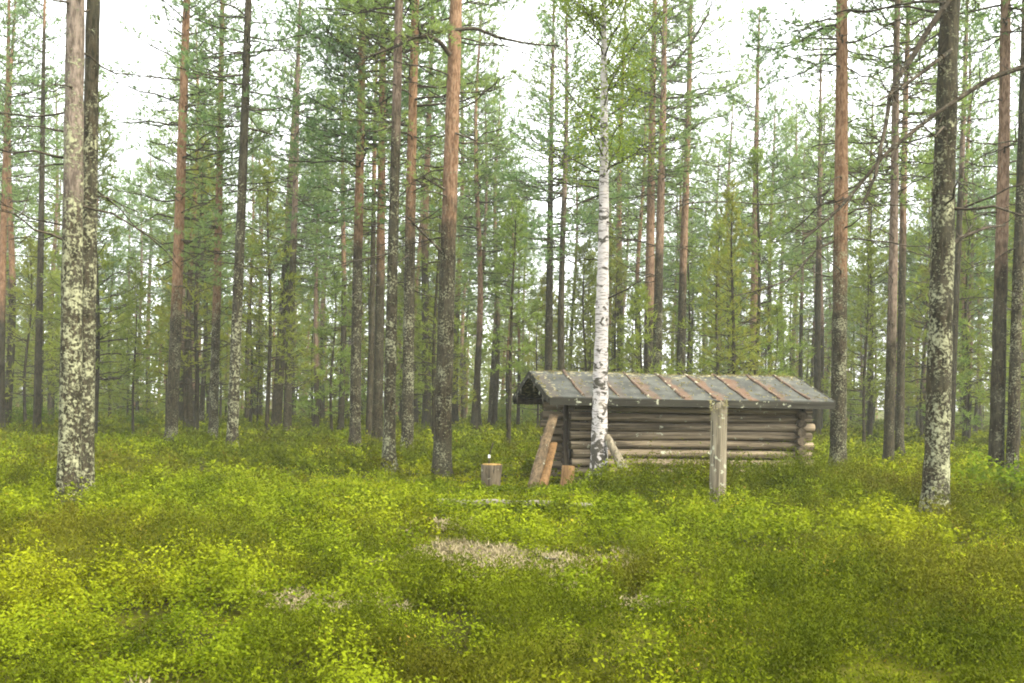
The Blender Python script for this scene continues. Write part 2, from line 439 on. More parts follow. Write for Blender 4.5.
def ground_cover():
    rng = np.random.default_rng(5)
    BV, BF, BT, nb = [], [], [], 0
    HV, HF, HT, nh = [], [], [], 0
    MV, MF, MT, nm = [], [], [], 0
    LV, LF, LT, nl = [], [], [], 0
    zones = [(3.4, 6.5, 780, 13, .0285, 1.05), (6.5, 10, 460, 12, .037, 1.05), (10, 17, 230, 11, .053, 1.1), (17, 30, 46, 11, .095, 1.15), (30, 55, 10, 9, .17, 1.2), (55, 110, 1.6, 8, .30, 1.2)]
    for (y0, y1, dens, nleaf, ls, hs) in zones:
        # --- leafy bilberry in rounded clumps
        ms = 1 if y1 <= 17 else (1.5 if y1 <= 30 else 2.4)        # clump size grows where single shoots cannot be seen
        for kind in (0, 1):
            x, y = scatter(rng, y0, y1, (14 if kind == 0 else 13) / ms ** 2)
            if y1 == 17:                                        # thick growth on the bank by the shelter
                x = np.concatenate([x, rng.normal(3.9, 1.4, 180), rng.normal(1.9, .55, 40)]); y = np.concatenate([y, rng.normal(16.0, .65, 180), rng.normal(14.9, .5, 40)])
            he, li, pa = masks(x, y)
            if kind == 0:
                k = (rng.random(len(x)) > he * .9) & (rng.random(len(x)) > li * 2.2) & (rng.random(len(x)) > pa * .8)
            else:
                k = (rng.random(len(x)) < .06 + he) & (rng.random(len(x)) > li * 1.2) & (rng.random(len(x)) > pa * .95)
            k &= keep_off(x, y)
            x, y, pa = x[k], y[k], pa[k]; n = len(x)
            big = bankgrowth(x, y)
            Rc = (.10 + .14 * rng.random(n)) * ms ** .8 * (1 - .3 * pa) * (1 + .2 * big)
            Hc = (.09 + .29 * rng.random(n) ** 1.4) * (1 - .55 * pa) * (1 + (.22 + .25 * kind) * big) * hs
            Hc = Hc * (1 - .72 * trodden(x, y))
            # plenty of small leaves over the dome, fewer inside
            nl_ = int(dens * nleaf / 19 * (1.0 if kind == 0 else 1.5) * ms ** 2)
            rr = rng.random((n, nl_)) ** .5 * 1.12; aa = rng.random((n, nl_)) * 6.283
            dome = np.sqrt(np.clip(1 - (rr / 1.15) ** 2, 0, 1))
            wob = 1 + .25 * np.sin(aa * 3 + rng.random((n, 1)) * 6.3) 
            tz = dome * (1 - .55 * rng.random((n, nl_)) ** 2.2) + rng.normal(size=(n, nl_)) * .10
            sprig = rng.random((n, nl_)) < .12
            tz = tz + sprig * rng.random((n, nl_)) * (.35 if kind == 0 else .5)
            px = x[:, None] + Rc[:, None] * rr * wob * np.cos(aa); py = y[:, None] + Rc[:, None] * rr * wob * np.sin(aa)
            pz = ground(px, py) + np.clip(Hc[:, None] * tz, .0, 2) + .01
            P = np.stack([px, py, pz], -1).reshape(-1, 3)
            base = rng.random((n, 1)) * .6
            tt = np.clip(base + .4 * rng.random((n, nl_)), 0, 1).ravel()
            if kind == 0:
                V, Fc = leaf_quads(rng, P, ls * .85 * (.6 + .7 * rng.random(len(P))), .55, 1.8)
                BV.append(V); BF.append(Fc + nb); BT.append(np.repeat(tt, 4)); nb += len(V)
            else:
                V, Fc = leaf_quads(rng, P, ls * .8 * (.6 + .7 * rng.random(len(P))), .3, 2.5, -.7)
                HV.append(V); HF.append(Fc + nh); HT.append(np.repeat(tt, 4)); nh += len(V)
        # --- low carpet between the clumps, leaf tints kept darker for the shaded hollows
        dl = .42 / ls ** 2
        x, y = scatter(rng, y0, y1, dl); he, li, pa = masks(x, y)
        k = (rng.random(len(x)) > li * 1.3) & (rng.random(len(x)) > pa * .5) & (rng.random(len(x)) > .6 * trodden(x, y)) & keep_off(x, y)
        x, y, he = x[k], y[k], he[k]; n = len(x)
        P = np.stack([x, y, ground(x, y) + (.005 + (.03 + .10 * vnoise(x, y, .25, 33)) * rng.random(n)) * hs], -1)
        sel = rng.random(n) < he * .8; q = P[~sel]
        V, Fc = leaf_quads(rng, q, ls * .8 * (.6 + .7 * rng.random(len(q))), .5, 1.8)
        BV.append(V); BF.append(Fc + nb); BT.append(np.repeat(rng.random(len(q)) * .7, 4)); nb += len(V)
        q = P[sel]
        V, Fc = leaf_quads(rng, q, ls * .72 * (.6 + .7 * rng.random(len(q))), .3, 3.0, -.7)
        HV.append(V); HF.append(Fc + nh); HT.append(np.repeat(rng.random(len(q)) * .7, 4)); nh += len(V)
        # --- bright moss on trodden and open patches
        x, y = scatter(rng, y0, y1, dens * .9)
        he, li, pa = masks(x, y)
        k = (rng.random(len(x)) < .07 + .85 * pa) & (rng.random(len(x)) > li) & keep_off(x, y)
        x, y = x[k], y[k]; n = len(x); z = ground(x, y); nb_ = 9
        P = np.stack([x[:, None] + rng.normal(size=(n, nb_)) * ls * 1.3, y[:, None] + rng.normal(size=(n, nb_)) * ls * 1.3, (z - .01)[:, None] + np.zeros((n, nb_))], -1).reshape(-1, 3)
        D = rng.normal(size=(len(P), 3)) * .55; D[:, 2] += .9; D /= np.linalg.norm(D, axis=1)[:, None]
        L = (.018 + ls * .5) * (.6 + .8 * rng.random(len(P))); W = ls * .2 * np.ones(len(P))
        V, Fc = blades(rng, P, D, L, W)
        MV.append(V); MF.append(Fc + nm); MT.append(np.repeat(rng.random(len(P)), 3)); nm += len(V)
        # --- pale reindeer lichen
        if y1 <= 17.5:
            x, y = scatter(rng, y0, y1, dens * 1.6)
            he, li, pa = masks(x, y)
            k = (rng.random(len(x)) < li) & keep_off(x, y)
            x, y = x[k], y[k]; n = len(x); z = ground(x, y); nb_ = 26
            a = rng.normal(size=(n, nb_, 3)); a[..., 2] = np.abs(a[..., 2]) * .8; a /= np.linalg.norm(a, axis=2)[..., None]
            rr = (.03 + .035 * rng.random(n))[:, None, None]
            P = (np.stack([x, y, z + .03], -1)[:, None, :] + a * rr * rng.random((n, nb_, 1))).reshape(-1, 3)
            V, Fc = blades(rng, P, a.reshape(-1, 3), np.repeat(rr[:, 0, 0], nb_) * .9, np.full(len(P), ls * .22))
            LV.append(V); LF.append(Fc + nl); LT.append(np.repeat(rng.random(len(P)), 3)); nl += len(V)
    for nm_, V, Fc, T, mt, lb, ct in (('bilberry_cover', BV, BF, BT, 'bilberry', 'leafy bright green bilberry growing low over the forest floor', 'ground cover'),
                                  ('heather_cover', HV, HF, HT, 'heather', 'wiry olive and brown heather growing in patches on the forest floor', 'heather'),
                                  ('moss_cover', MV, MF, MT, 'moss_tuft', 'yellow green moss on the trodden ground by the chopping stump', 'moss'),
                                  ('lichen_cover', LV, LF, LT, 'lichen', 'pale cream reindeer lichen cushions among the bilberry in front', 'lichen')):
        o = mesh_np(nm_, np.concatenate(V), np.concatenate(Fc), M[mt], tint=np.concatenate(T))
        tag(o, lb, ct, kind='stuff')

# ------------------------------------------------------------------ trees
def tubes_np(polys, n):
    """many polylines [(pts (k,3), radii (k,))] -> verts, quad faces"""
    V, Fc, b = [], [], 0
    ang = np.arange(n) * 2 * math.pi / n
    cs, sn = np.cos(ang)[None, :, None], np.sin(ang)[None, :, None]
    for pts, rad in polys:
        k = len(pts)
        d = np.empty_like(pts); d[1:-1] = pts[2:] - pts[:-2]; d[0] = pts[1] - pts[0]; d[-1] = pts[-1] - pts[-2]
        d /= np.linalg.norm(d, axis=1)[:, None] + 1e-9
        up = np.array([0, 0, 1.]) if abs(d[0, 2]) < .8 else np.array([0, 1., 0])
        a = np.cross(d, up); a /= np.linalg.norm(a, axis=1)[:, None] + 1e-9
        c = np.cross(a, d)
        V.append((pts[:, None, :] + (a[:, None, :] * cs + c[:, None, :] * sn) * rad[:, None, None]).reshape(-1, 3))
        i = np.arange(k - 1)[:, None] * n; j = np.arange(n)[None, :]; j2 = (j + 1) % n
        Fc.append(np.stack([i + j, i + j2, i + n + j2, i + n + j], -1).reshape(-1, 4) + b); b += k * n
    return np.concatenate(V), np.concatenate(Fc)

def make_trunk(root, Ht, r0, lean, seed, mat, sides=14, step=.22, sweep=.1, power=.6, rough=.10, flare=.55, top=1.0):
    rs = np.random.RandomState(seed)
    p1, p2 = rs.rand(2) * 6.28
    nz = int(Ht * top / step)
    zs = np.concatenate([[-.25, -.05, .08], np.linspace(.2, Ht * top, nz)])
    def c(z):
        z = np.asarray(z, float)
        s = np.clip(z / Ht, 0, 1)
        env = np.sin(np.pi * np.clip(s, 0, 1))
        return np.stack([lean[0] * z + sweep * np.sin(s * 5 + p1) * env, lean[1] * z + sweep * np.sin(s * 4 + p2) * env, z], -1)
    def r(z):
        z = np.asarray(z, float)
        return r0 * (np.clip(1 - z / (Ht * 1.02), 0.004, 1) ** power) * (1 + flare * np.exp(-np.clip(z, 0, 9) / .22))
    C = c(zs); Rr = r(zs); V = []
    for i, z in enumerate(zs):
        for j in range(sides):
            t = 2 * math.pi * j / sides
            q = Vector((math.cos(t) * 2.2, math.sin(t) * 2.2, z * 2.4 + seed * 3.1))
            k = 1 + rough * mnoise.noise(q) + rough * .7 * mnoise.noise(q * 2.7)
            if z < .6: k += .16 * math.cos(t * 4 + seed) * math.exp(-max(z, 0) / .22)
            V.append((C[i, 0] + math.cos(t) * Rr[i] * k, C[i, 1] + math.sin(t) * Rr[i] * k, z))
    n = len(zs); i = np.arange(n - 1)[:, None] * sides; j = np.arange(sides)[None, :]; j2 = (j + 1) % sides
    Fc = np.stack([i + j, i + j2, i + sides + j2, i + sides + j], -1).reshape(-1, 4)
    o = mesh_np('trunk', np.array(V), Fc, mat, root, smooth=True)
    return o, c, r

def grow(rs, c, r, Ht, zb, crad, spacing, per, tufts, shape, droop, dead=None, updir=.35, twigstep=.28):
    """branch polylines + tuft points (pos, dir, size)"""
    polys, TP, TD = [], [], []
    def branch(z, az, L, pitch, curve, rad, live, tw):
        base = c(z)
        k = 7; s = np.linspace(0, 1, k)
        ca, sa = math.cos(az), math.sin(az)
        hor = L * s * math.cos(pitch); ver = L * (s * math.sin(pitch) + curve * s * s)
        side = np.cumsum(rs.normal(size=k) * .05 * L); side -= side[0]
        zj = np.cumsum(rs.normal(size=k) * .03 * L); zj -= zj[0]
        pts = np.stack([base[0] + ca * hor - sa * side, base[1] + sa * hor + ca * side, base[2] + ver + zj], -1)
        polys.append((pts, rad * (1 - .85 * s) + .003))
        if not live:
            for _ in range(tw):
                f = rs.uniform(.35, .95); p = pts[0] * 0
                i = min(int(f * (k - 1)), k - 2); fr = f * (k - 1) - i
                p = pts[i] * (1 - fr) + pts[i + 1] * fr
                d = (pts[i + 1] - pts[i]); d /= np.linalg.norm(d) + 1e-6
                d = d + rs.normal(size=3) * .6; d /= np.linalg.norm(d)
                l = L * rs.uniform(.12, .35)
                polys.append((np.stack([p, p + d * l * .5 + np.array([0, 0, .03 * l]), p + d * l]), np.array([.006, .005, .002])))
            return
        nt = max(3, int(L * .85 / twigstep))
        for q in range(nt):
            f = .22 + .78 * (q + rs.rand() * .6) / nt
            f = min(f, 1)
            i = min(int(f * (k - 1)), k - 2); fr = f * (k - 1) - i
            p = pts[i] * (1 - fr) + pts[i + 1] * fr
            d = (pts[i + 1] - pts[i]); d /= np.linalg.norm(d) + 1e-6
            sgn = 1 if q % 2 else -1
            lat = np.array([-sa, ca, 0]) * sgn
            td = d * .75 + lat * rs.uniform(.4, 1.1) + np.array([0, 0, rs.uniform(-.1, .3)])
            td /= np.linalg.norm(td)
            l = L * (.42 * (1 - f) + .16) * rs.uniform(.7, 1.25)
            e = p + td * l + np.array([0, 0, updir * l * .35])
            mpt = p + td * l * .5
            polys.append((np.stack([p, mpt, e]), np.array([rad * .3 + .003, rad * .2 + .002, .002])))
            ns = max(1, int(round(tufts * (l / .5 + .4))))
            for w in range(ns):
                g = 1 - (w / ns) * .75
                bp = (p * (1 - g) + e * g) + rs.normal(size=3) * .05 * (1 + l)
                dd = td * .7 + np.array([0, 0, updir]) + rs.normal(size=3) * .45
                TP.append(bp); TD.append(dd / np.linalg.norm(dd))
        TP.append(pts[-1]); TD.append((pts[-1] - pts[-2]) / (np.linalg.norm(pts[-1] - pts[-2]) + 1e-6))
    z = zb
    while z < Ht * .985:
        s = (z - zb) / (Ht - zb)
        for b in range(rs.randint(per[0], per[1] + 1)):
            L = crad * shape(s) * rs.uniform(.65, 1.2)
            if L < .12: L = .12
            branch(z + rs.uniform(-.12, .12), rs.uniform(0, 6.283), L, R(-droop + (droop + 48) * s + rs.uniform(-10, 10)), .18 * rs.uniform(.2, 1.4), max(.005, .012 * L), True, 0)
        z += spacing * rs.uniform(.75, 1.25) * (1 - .35 * s)
    if dead:
        for _ in range(dead[0]):
            z = rs.uniform(dead[1], dead[2]); L = rs.uniform(dead[3], dead[4])
            branch(z, rs.uniform(0, 6.283), L, R(rs.uniform(-25, 25)), rs.uniform(-.25, .2), .010 + .004 * L, False, rs.randint(2, 6))
    return polys, np.array(TP), np.array(TD)

def tufts_mesh(name, root, rng, P, D, nneedle, L, W, mat, spread=.75):
    n = len(P)
    PP = np.repeat(P, nneedle, 0); DD = np.repeat(D, nneedle, 0)
    off = rng.random((len(PP), 1)) * L * .6
    d = DD + rng.normal(size=DD.shape) * spread; d /= np.linalg.norm(d, axis=1)[:, None]
    V, Fc = blades(rng, PP + DD * off, d, L * (.6 + .6 * rng.random(len(PP))), W * (.7 + .6 * rng.random(len(PP))))
    t = np.clip(np.repeat(rng.random(n), nneedle) * .6 + rng.random(len(PP)) * .4, 0, 1)
    return mesh_np(name, V, Fc, mat, root, tint=np.repeat(t, 3))

pine_shape = lambda s: (.55 + .45 * min(1, s * 4)) * (1 - s) ** .62 + .06
cone_shape = lambda s: (1 - s) ** .85 + .04

def make_pine(name, x, y, Ht, r0, lean, seed, zb, crad, fine=1.0, dead=(10, 3, 8, .5, 1.6), mat='needles', spacing=.5, per=(3, 6), tufts=2.7, orange=6.0, lichen=.7, warm=1.0, sides=14, sweep=.1, shape=pine_shape, droop=12, nneedle=11, extra=None):
    rs = np.random.RandomState(seed); rng = np.random.default_rng(seed)
    root = empty(name, (x, y, gz(x, y)))
    tr, c, r = make_trunk(root, Ht, r0, lean, seed, M['pine_bark'], sides, sweep=sweep, step=.22 if sides > 9 else .6)
    tr.color = (orange / 20, lichen, warm, 1)
    polys, TP, TD = grow(rs, c, r, Ht, zb, crad, spacing, per, tufts, shape, droop, dead)
    for limb in (extra or []):                       # each big crooked limb is a part of its own
        V, Fc = tubes_np(limb, 6); mesh_np('limb', V, Fc, M['branch'], root, smooth=True)
    V, Fc = tubes_np(polys, 4)
    mesh_np('branches', V, Fc, M['branch'], root, smooth=True)
    tufts_mesh('crown', root, rng, TP, TD, nneedle, .15 * fine, .011 * fine, M[mat])
    return root

def copy_tree(o, loc, rz, sc, name=None):
    c = o.copy(); COL.objects.link(c); c.location = loc; c.rotation_euler = (0, 0, rz); c.scale = (sc, sc, sc)
    for ch in list(o.children):
        d = ch.copy(); COL.objects.link(d); d.parent = c
    return c

# shelter frame of reference is needed by the plants
SHT = R(11.5)
_p = unproject(549, 397, 17.0)
SH = Vector((_p.x, 17.0, 0))

# --- the trees one can tell apart: base px, base py, a higher px, py, width px, ...
KEYTREES = []
def key(label, bx, by, tx, ty, w, seed, Ht=18, zb=8.5, crad=2.1, sweep=.03, D=None, extra=None, cat='pine tree', **kw):
    d = D or depth(bx, by)
    b = unproject(bx, by, d); t = unproject(tx, ty, d)
    lean = ((t.x - b.x) / (t.z - b.z), random.Random(seed).uniform(-.012, .012))
    x0 = b.x - lean[0] * (b.z - gz(b.x, d))
    ex = None
    if extra:
        g = gz(x0, d); ex = []
        for pts, r0_, dy in extra:
            n = len(pts); P = []
            for i, (qx, qy) in enumerate(pts):
                dd = d + dy * i / (n - 1)
                q = unproject(qx, qy, dd); P.append((q.x - x0, dd - d, q.z - g))
            # smooth resample with small kinks
            P = np.array(P); tt = np.linspace(0, 1, n); ts = np.linspace(0, 1, n * 4)
            S = np.stack([np.interp(ts, tt, P[:, a]) for a in range(3)], -1)
            K = S.copy(); K[1:-1] = (S[:-2] + S[1:-1] * 2 + S[2:]) / 4
            lb = [(K, r0_ * (1 - .7 * ts) + .004)]; ex.append(lb)
            rr = np.random.RandomState(seed + 5)
            for q in range(5 * n):
                i = rr.randint(3, len(K) - 1); dv = rr.normal(size=3) * .7 + (K[i] - K[i - 1]) / (np.linalg.norm(K[i] - K[i - 1]) + 1e-6)
                dv /= np.linalg.norm(dv); l = rr.uniform(.12, .5)
                lb.append((np.stack([K[i], K[i] + dv * l * .5, K[i] + dv * l + np.array([0, 0, .04])]), np.array([.008, .006, .003])))
    r0 = w / F * d / 2 / 1.04
    o = make_pine('pine_tree', x0, d, Ht, r0, lean, seed, zb, crad, extra=ex, sweep=sweep, **kw)
    tag(o, label, cat, 'pines standing around the clearing')
    KEYTREES.append((bx, d)); KEEP.append((x0, d, r0 * 1.1))
    return o

key('pale barked pine, front one of the lichen crusted pair at the left', 69, 494, 80, 0, 23, 1, zb=8, crad=1.9, orange=4.3, lichen=.95, warm=.05, dead=(9, 3.5, 7.5, .6, 1.7))
key('grey lichened pine close behind the pale barked front one of the left pair', 84, 487, 92, 0, 18, 2, zb=8.2, crad=1.9, orange=14, lichen=.95, warm=0, dead=(12, 3.5, 7.8, .6, 2.0))
key('orange pine trunk cut by the left edge of the photo', 0, 430, 10, 0, 9, 3, zb=9, orange=5, lichen=.4)
key('slim dark pine left of the double pine, beside the edge pine', 37, 432, 45, 60, 8, 4, zb=10, orange=15, lichen=.4, crad=1.8)
key('bright orange pine with crooked low branches, first right of the left pair', 171, 443, 187, 0, 13, 5, zb=5.2, crad=2.6, Ht=20, orange=4.2, lichen=.75, dead=(12, 2.5, 5.5, .6, 1.8), per=(3, 5), mat='needles')
key('slender grey pine with white lichen foot, right of the bright orange pine', 232, 450, 247, 0, 12, 6, zb=8.5, crad=2.2, Ht=19, orange=12, lichen=.9, warm=.2, dead=(14, 3, 9, .6, 1.8))
key('pale footed pine half hidden between the bright orange and the slender grey pines', 213, 440, 222, 60, 10, 7, zb=6, crad=2.4, orange=4.5, lichen=.85)
key('light grey thin pine just right of a dark leaning trunk, left of centre', 287, 433, 296, 150, 9, 8, zb=7, crad=2.4, Ht=19, orange=8, lichen=.6, warm=.3)
key('dark trunked pine leaning beside the light grey thin pine', 276, 428, 287, 240, 11, 9, zb=6.5, crad=2.4, Ht=19, orange=9, lichen=.25, warm=.4)
key('lichen speckled pine, leftmost of the close clump left of centre', 355, 447, 360, 100, 12, 10, zb=6.5, crad=2.8, Ht=20, orange=6.2, lichen=.8, tufts=3.6)
key('dark red pine standing behind the pale grey trunk of the clump', 377, 446, 383, 80, 11, 11, zb=7.5, crad=2.8, Ht=20, orange=5.6, lichen=.6)
key('thin shaded pine in the gap at the back of the clump', 369, 437, 374, 200, 7, 12, zb=8, crad=2.3, orange=9, lichen=.5)
key('pale grey straight pine, nearest trunk of the clump left of centre', 389, 468, 398, 0, 13, 13, zb=8.5, crad=2.2, Ht=17, orange=7.2, lichen=.85, warm=.25, dead=(8, 4, 8, .5, 1.4))
key('orange topped pine behind and right of the pale grey clump trunk', 407, 453, 416, 0, 13, 14, zb=7, crad=2.8, Ht=20, orange=6.2, lichen=.8, dead=(14, 4, 9, .6, 2.0))
key('stout pine with orange upper trunk, rightmost of the centre clump', 442, 470, 454, 0, 19, 15, zb=9.5, crad=2.4, Ht=19, orange=5.2, lichen=.75, warm=.85, dead=(16, 4, 9, .8, 2.2),
    extra=[([(450, 55), (440, 42), (428, 36), (412, 38), (395, 47), (378, 53), (361, 60)], .045, -.6), ([(455, 30), (475, 28), (500, 38), (530, 44), (560, 46)], .035, .5), ([(446, 190), (432, 182), (420, 176)], .02, -.3), ([(445, 255), (430, 240), (405, 215)], .025, -.4)])
key('slim grey green pine left of the white birch behind the shelter', 547, 436, 553, 60, 9, 16, zb=7.5, crad=2.4, Ht=19, orange=11, lichen=.5, warm=.3)
key('reddish pine, left one of the twin trunks rising behind the shelter roof', 647, 440, 655, 0, 12, 17, zb=9.5, crad=2.4, Ht=20, orange=5.0, lichen=.4, warm=.7, dead=(14, 4, 10, .8, 2.4))
key('lichened pine, right one of the twin trunks rising behind the shelter roof', 656, 442, 664, 0, 11, 18, zb=9.5, crad=2.4, Ht=20, orange=7, lichen=.85, warm=.6, dead=(14, 4, 10, .8, 2.4),
    extra=[([(662, 215), (680, 205), (700, 202), (735, 202), (770, 205), (800, 197), (830, 190)], .03, .8), ([(662, 140), (640, 150), (615, 180)], .03, -.4), ([(664, 145), (690, 128), (705, 122)], .02, .4), ([(664, 75), (690, 45), (708, 15), (712, 0)], .05, -.6)])
key('rusty brown pine beyond the middle of the shelter roof', 751, 437, 757, 150, 10, 19, zb=8, crad=2.5, Ht=19, orange=4.5, lichen=.4, warm=.7, dead=(14, 3, 9, .8, 2.4))
key('very thin pine beyond the right end of the shelter roof', 800, 433, 806, 100, 5, 20, zb=9, crad=1.4, Ht=15, orange=7, lichen=.4, warm=.4)
key('orange pine with lichened foot at the right end of the shelter', 838, 471, 840, 0, 17, 21, zb=8.5, crad=2.3, Ht=19, orange=4.4, lichen=.8, dead=(16, 3.5, 9, .8, 2.2),
    extra=[([(837, 240), (815, 250), (790, 280), (760, 290), (730, 297)], .025, -.8), ([(836, 200), (820, 205), (800, 225), (785, 235)], .02, .5)])
key('slim pine with pale tan lower trunk, right of the shelter end pine', 888, 467, 895, 200, 11, 22, zb=6.5, crad=2.2, Ht=16, orange=3.4, lichen=.6, warm=.25)
key('massive dark pine crusted with white lichen at the right, nearest the camera', 935, 513, 955, 0, 26, 23, zb=8, crad=2.6, Ht=17, orange=15, lichen=.9, warm=.2, dead=(10, 3.5, 7.5, .8, 2.0),
    extra=[([(953, -12), (946, 5), (928, 30), (912, 58), (900, 75), (890, 95), (886, 125), (880, 150), (876, 175), (862, 205)], .040, -.8),
           ([(1040, 62), (1020, 68), (990, 78), (960, 98), (930, 118), (905, 138), (883, 156), (862, 182), (843, 205), (825, 222), (805, 238)], .034, -.5),
           ([(952, 50), (935, 62), (915, 78), (895, 92), (880, 100)], .025, -1.0), ([(945, 250), (960, 238), (985, 228), (1005, 225)], .03, .6)])
key('salmon orange pine, left one of the pair at the right edge', 996, 477, 1006, 0, 15, 24, zb=9, crad=2.3, Ht=18, orange=4.4, lichen=.6, warm=.6)
key('grey pine close right of the salmon orange one at the right edge', 1012, 478, 1022, 60, 12, 25, zb=9, crad=2.3, Ht=18, orange=9, lichen=.75, warm=.3)
key('thin dark young pine standing alone left of the shelter gable', 508, 447, 512, 330, 4.5, 26, zb=2.6, crad=.9, Ht=7.5, orange=14, lichen=.2, sides=8, mat='young', spacing=.4, tufts=2.5, dead=(4, 1, 2.5, .2, .5), fine=1.1)
key('lichen spotted pine right behind the slim pale tan one', 899, 458, 905, 200, 9, 27, zb=7, crad=2.2, Ht=17, orange=6, lichen=.6, warm=.6)
key('narrow grey pine just right behind the massive dark pine', 950, 452, 960, 150, 8, 28, zb=8, crad=2.2, Ht=18, orange=9, lichen=.5, warm=.3)

# ---------------------------------------------------- birch
def birch():
    d = 15.8; b = unproject(599, 478, d); t = unproject(603.5, 75, d)
    lean = ((t.x - b.x) / (t.z - b.z), .004)
    x0 = b.x - lean[0] * (b.z - gz(b.x, d))
    root = empty('birch_tree', (x0, d, gz(x0, d)))
    tr, c, r = make_trunk(root, 10.2, 17.5 / F * d / 2, lean, 77, M['birch_bark'], 16, step=.12, sweep=.03, power=.95, rough=.14, flare=.45)
    rs = np.random.RandomState(8); rng = np.random.default_rng(8)
    polys, TP, TD = grow(rs, c, r, 10.2, 5.0, 1.3, .34, (3, 5), 6.0, pine_shape, -25, (8, 3, 5.5, .4, 1.0), updir=-.3, twigstep=.2)
    V, Fc = tubes_np(polys, 4); mesh_np('branches', V, Fc, M['branch'], root, smooth=True)
    P = np.repeat(TP, 12, 0) + rng.normal(size=(len(TP) * 12, 3)) * .12
    V, Fc = leaf_quads(rng, P, .043 * (.7 + .6 * rng.random(len(P))), .4, 1.4, .3)
    mesh_np('crown', V, Fc, M['birch_leaf'], root, tint=np.repeat(rng.random(len(P)), 4))
    tag(root, 'white barked birch with black scars in front of the log shelter', 'birch tree')
    KEEP.append((x0, d, .15))
birch()

# ---------------------------------------------------- prototypes and the rows behind
rnd = random.Random(42)
protos, young = [], []
for i in range(6):
    protos.append(make_pine('pine_tree', 0, 0, 17.5 + i * .8, .135 + .012 * i, (rnd.uniform(-.012, .012), 0), 100 + i, 6.2 + .7 * i, 2.5 + .12 * i, fine=1.6, nneedle=8, tufts=1.8, sides=9, spacing=.55, per=(3, 5), dead=(12, 2.5, 8, .5, 1.7), orange=6, mat='needles', sweep=.2))
for i in range(5):
    young.append(make_pine('young_pine', 0, 0, 5.5 + i * 1.1, .05 + .008 * i, (rnd.uniform(-.01, .01), 0), 200 + i, .9 + .25 * i, 1.15 + .12 * i, fine=1.5, nneedle=8, tufts=1.8, sides=7, spacing=.42, per=(3, 5), dead=(5, .5, 2, .2, .6), orange=16, lichen=.2, mat='young' if i % 2 == 0 else 'olive', shape=cone_shape, droop=2))

# zones of the far rows, told apart by what stands in front of them
ZONES = [(-400, 62, 'beyond the double pine and the left edge'), (62, 171, 'between the left double pine and the bright orange pine'),
         (171, 240, 'behind the bright orange and slender grey pines'), (240, 345, 'between the slender grey pine and the centre clump'),
         (345, 455, 'behind the centre clump of pines'), (455, 520, 'between the centre clump and the shelter gable'),
         (520, 640, 'behind the birch and the left half of the shelter'), (640, 745, 'behind the twin trunks and the middle of the shelter'),
         (745, 838, 'behind the right half of the shelter'), (838, 925, 'between the shelter end pine and the massive lichened pine'), (925, 1500, 'right of the massive lichened pine')]
def zone(px):
    for a, b, s in ZONES:
        if a <= px < b: return s
    return ZONES[-1][2]

used_proto = {}
def place(kind, i, x, y, sc, rz):
    src = (protos if kind == 'pine' else young)[i]
    if (kind, i) not in used_proto:
        used_proto[(kind, i)] = 1; o = src
        o.location = (x, y, gz(x, y)); o.rotation_euler = (0, 0, rz); o.scale = (sc,) * 3
    else:
        o = copy_tree(src, (x, y, gz(x, y)), rz, sc)
    return o

spots = []
for k in KEEP: spots.append((k[0], k[1], 1.2))
def free(x, y, r):
    for a, b, q in spots:
        if (a - x) ** 2 + (b - y) ** 2 < (r + q) ** 2: return False
    return True
NP = 0
tries = 0
while NP < 90 and tries < 20000:
    tries += 1
    y = 33 + 47 * rnd.random() ** .75
    x = rnd.uniform(-1, 1) * (.58 * y + 2)
    px = 512 + F * x / y
    if not free(x, y, 1.0): continue
    if y < 60 and (95 < px < 160): continue              # the open sky gap on the left
    if y < 58 and (690 < px < 745): continue              # and the one over the roof
    if y < 46 and (460 < px < 640) and rnd.random() < .6: continue
    if any(abs(px - kx) < 9 and y > kd for kx, kd in KEYTREES) and rnd.random() < .7: continue
    spots.append((x, y, 1.0)); NP += 1
    o = place('pine', rnd.randrange(6), x, y, rnd.uniform(.8, 1.15), rnd.uniform(0, 6.28))
    for ch in o.children:
        if ch.name.startswith('trunk'):
            ch.color = (rnd.uniform(4, 10) / 20, rnd.uniform(.1, .7), rnd.uniform(.2, 1), 1)
    far = y > 44
    tag(o, ('far thin pine in the rows ' if far else 'mid distance pine ') + zone(px), 'pine tree', ('far pines ' if far else 'middle pines ') + zone(px))
NT_ = 0; tries = 0
while NT_ < 38 and tries < 20000:                        # thin straight stems filling the far rows
    tries += 1
    y = rnd.uniform(44, 78); x = rnd.uniform(-1, 1) * (.56 * y)
    px = 512 + F * x / y
    if 530 < px < 800 or (95 < px < 150 and y < 60) or not free(x, y, .6): continue
    spots.append((x, y, .6)); NT_ += 1
    o = place('pine', rnd.randrange(3, 6), x, y, rnd.uniform(.55, .75), rnd.uniform(0, 6.28))
    for ch in o.children:
        if ch.name.startswith('trunk'):
            ch.color = (rnd.uniform(2, 8) / 20, rnd.uniform(.1, .5), rnd.uniform(.3, 1), 1)
    tag(o, 'far thin pine in the rows ' + zone(px), 'pine tree', 'far pines ' + zone(px))
NY = 0; tries = 0
while NY < 125 and tries < 20000:
    tries += 1
    y = 27 + 48 * rnd.random() ** .8
    x = rnd.uniform(-1, 1) * (.58 * y + 2)
    px = 512 + F * x / y
    if not free(x, y, .5): continue
    if y < 36 and (440 < px < 620): continue
    spots.append((x, y, .5)); NY += 1
    i = rnd.randrange(5)
    o = place('young', i, x, y, rnd.uniform(.75, 1.3), rnd.uniform(0, 6.28))
    tag(o, 'green bushy young pine growing ' + zone(px), 'young pine', 'young pines ' + zone(px))

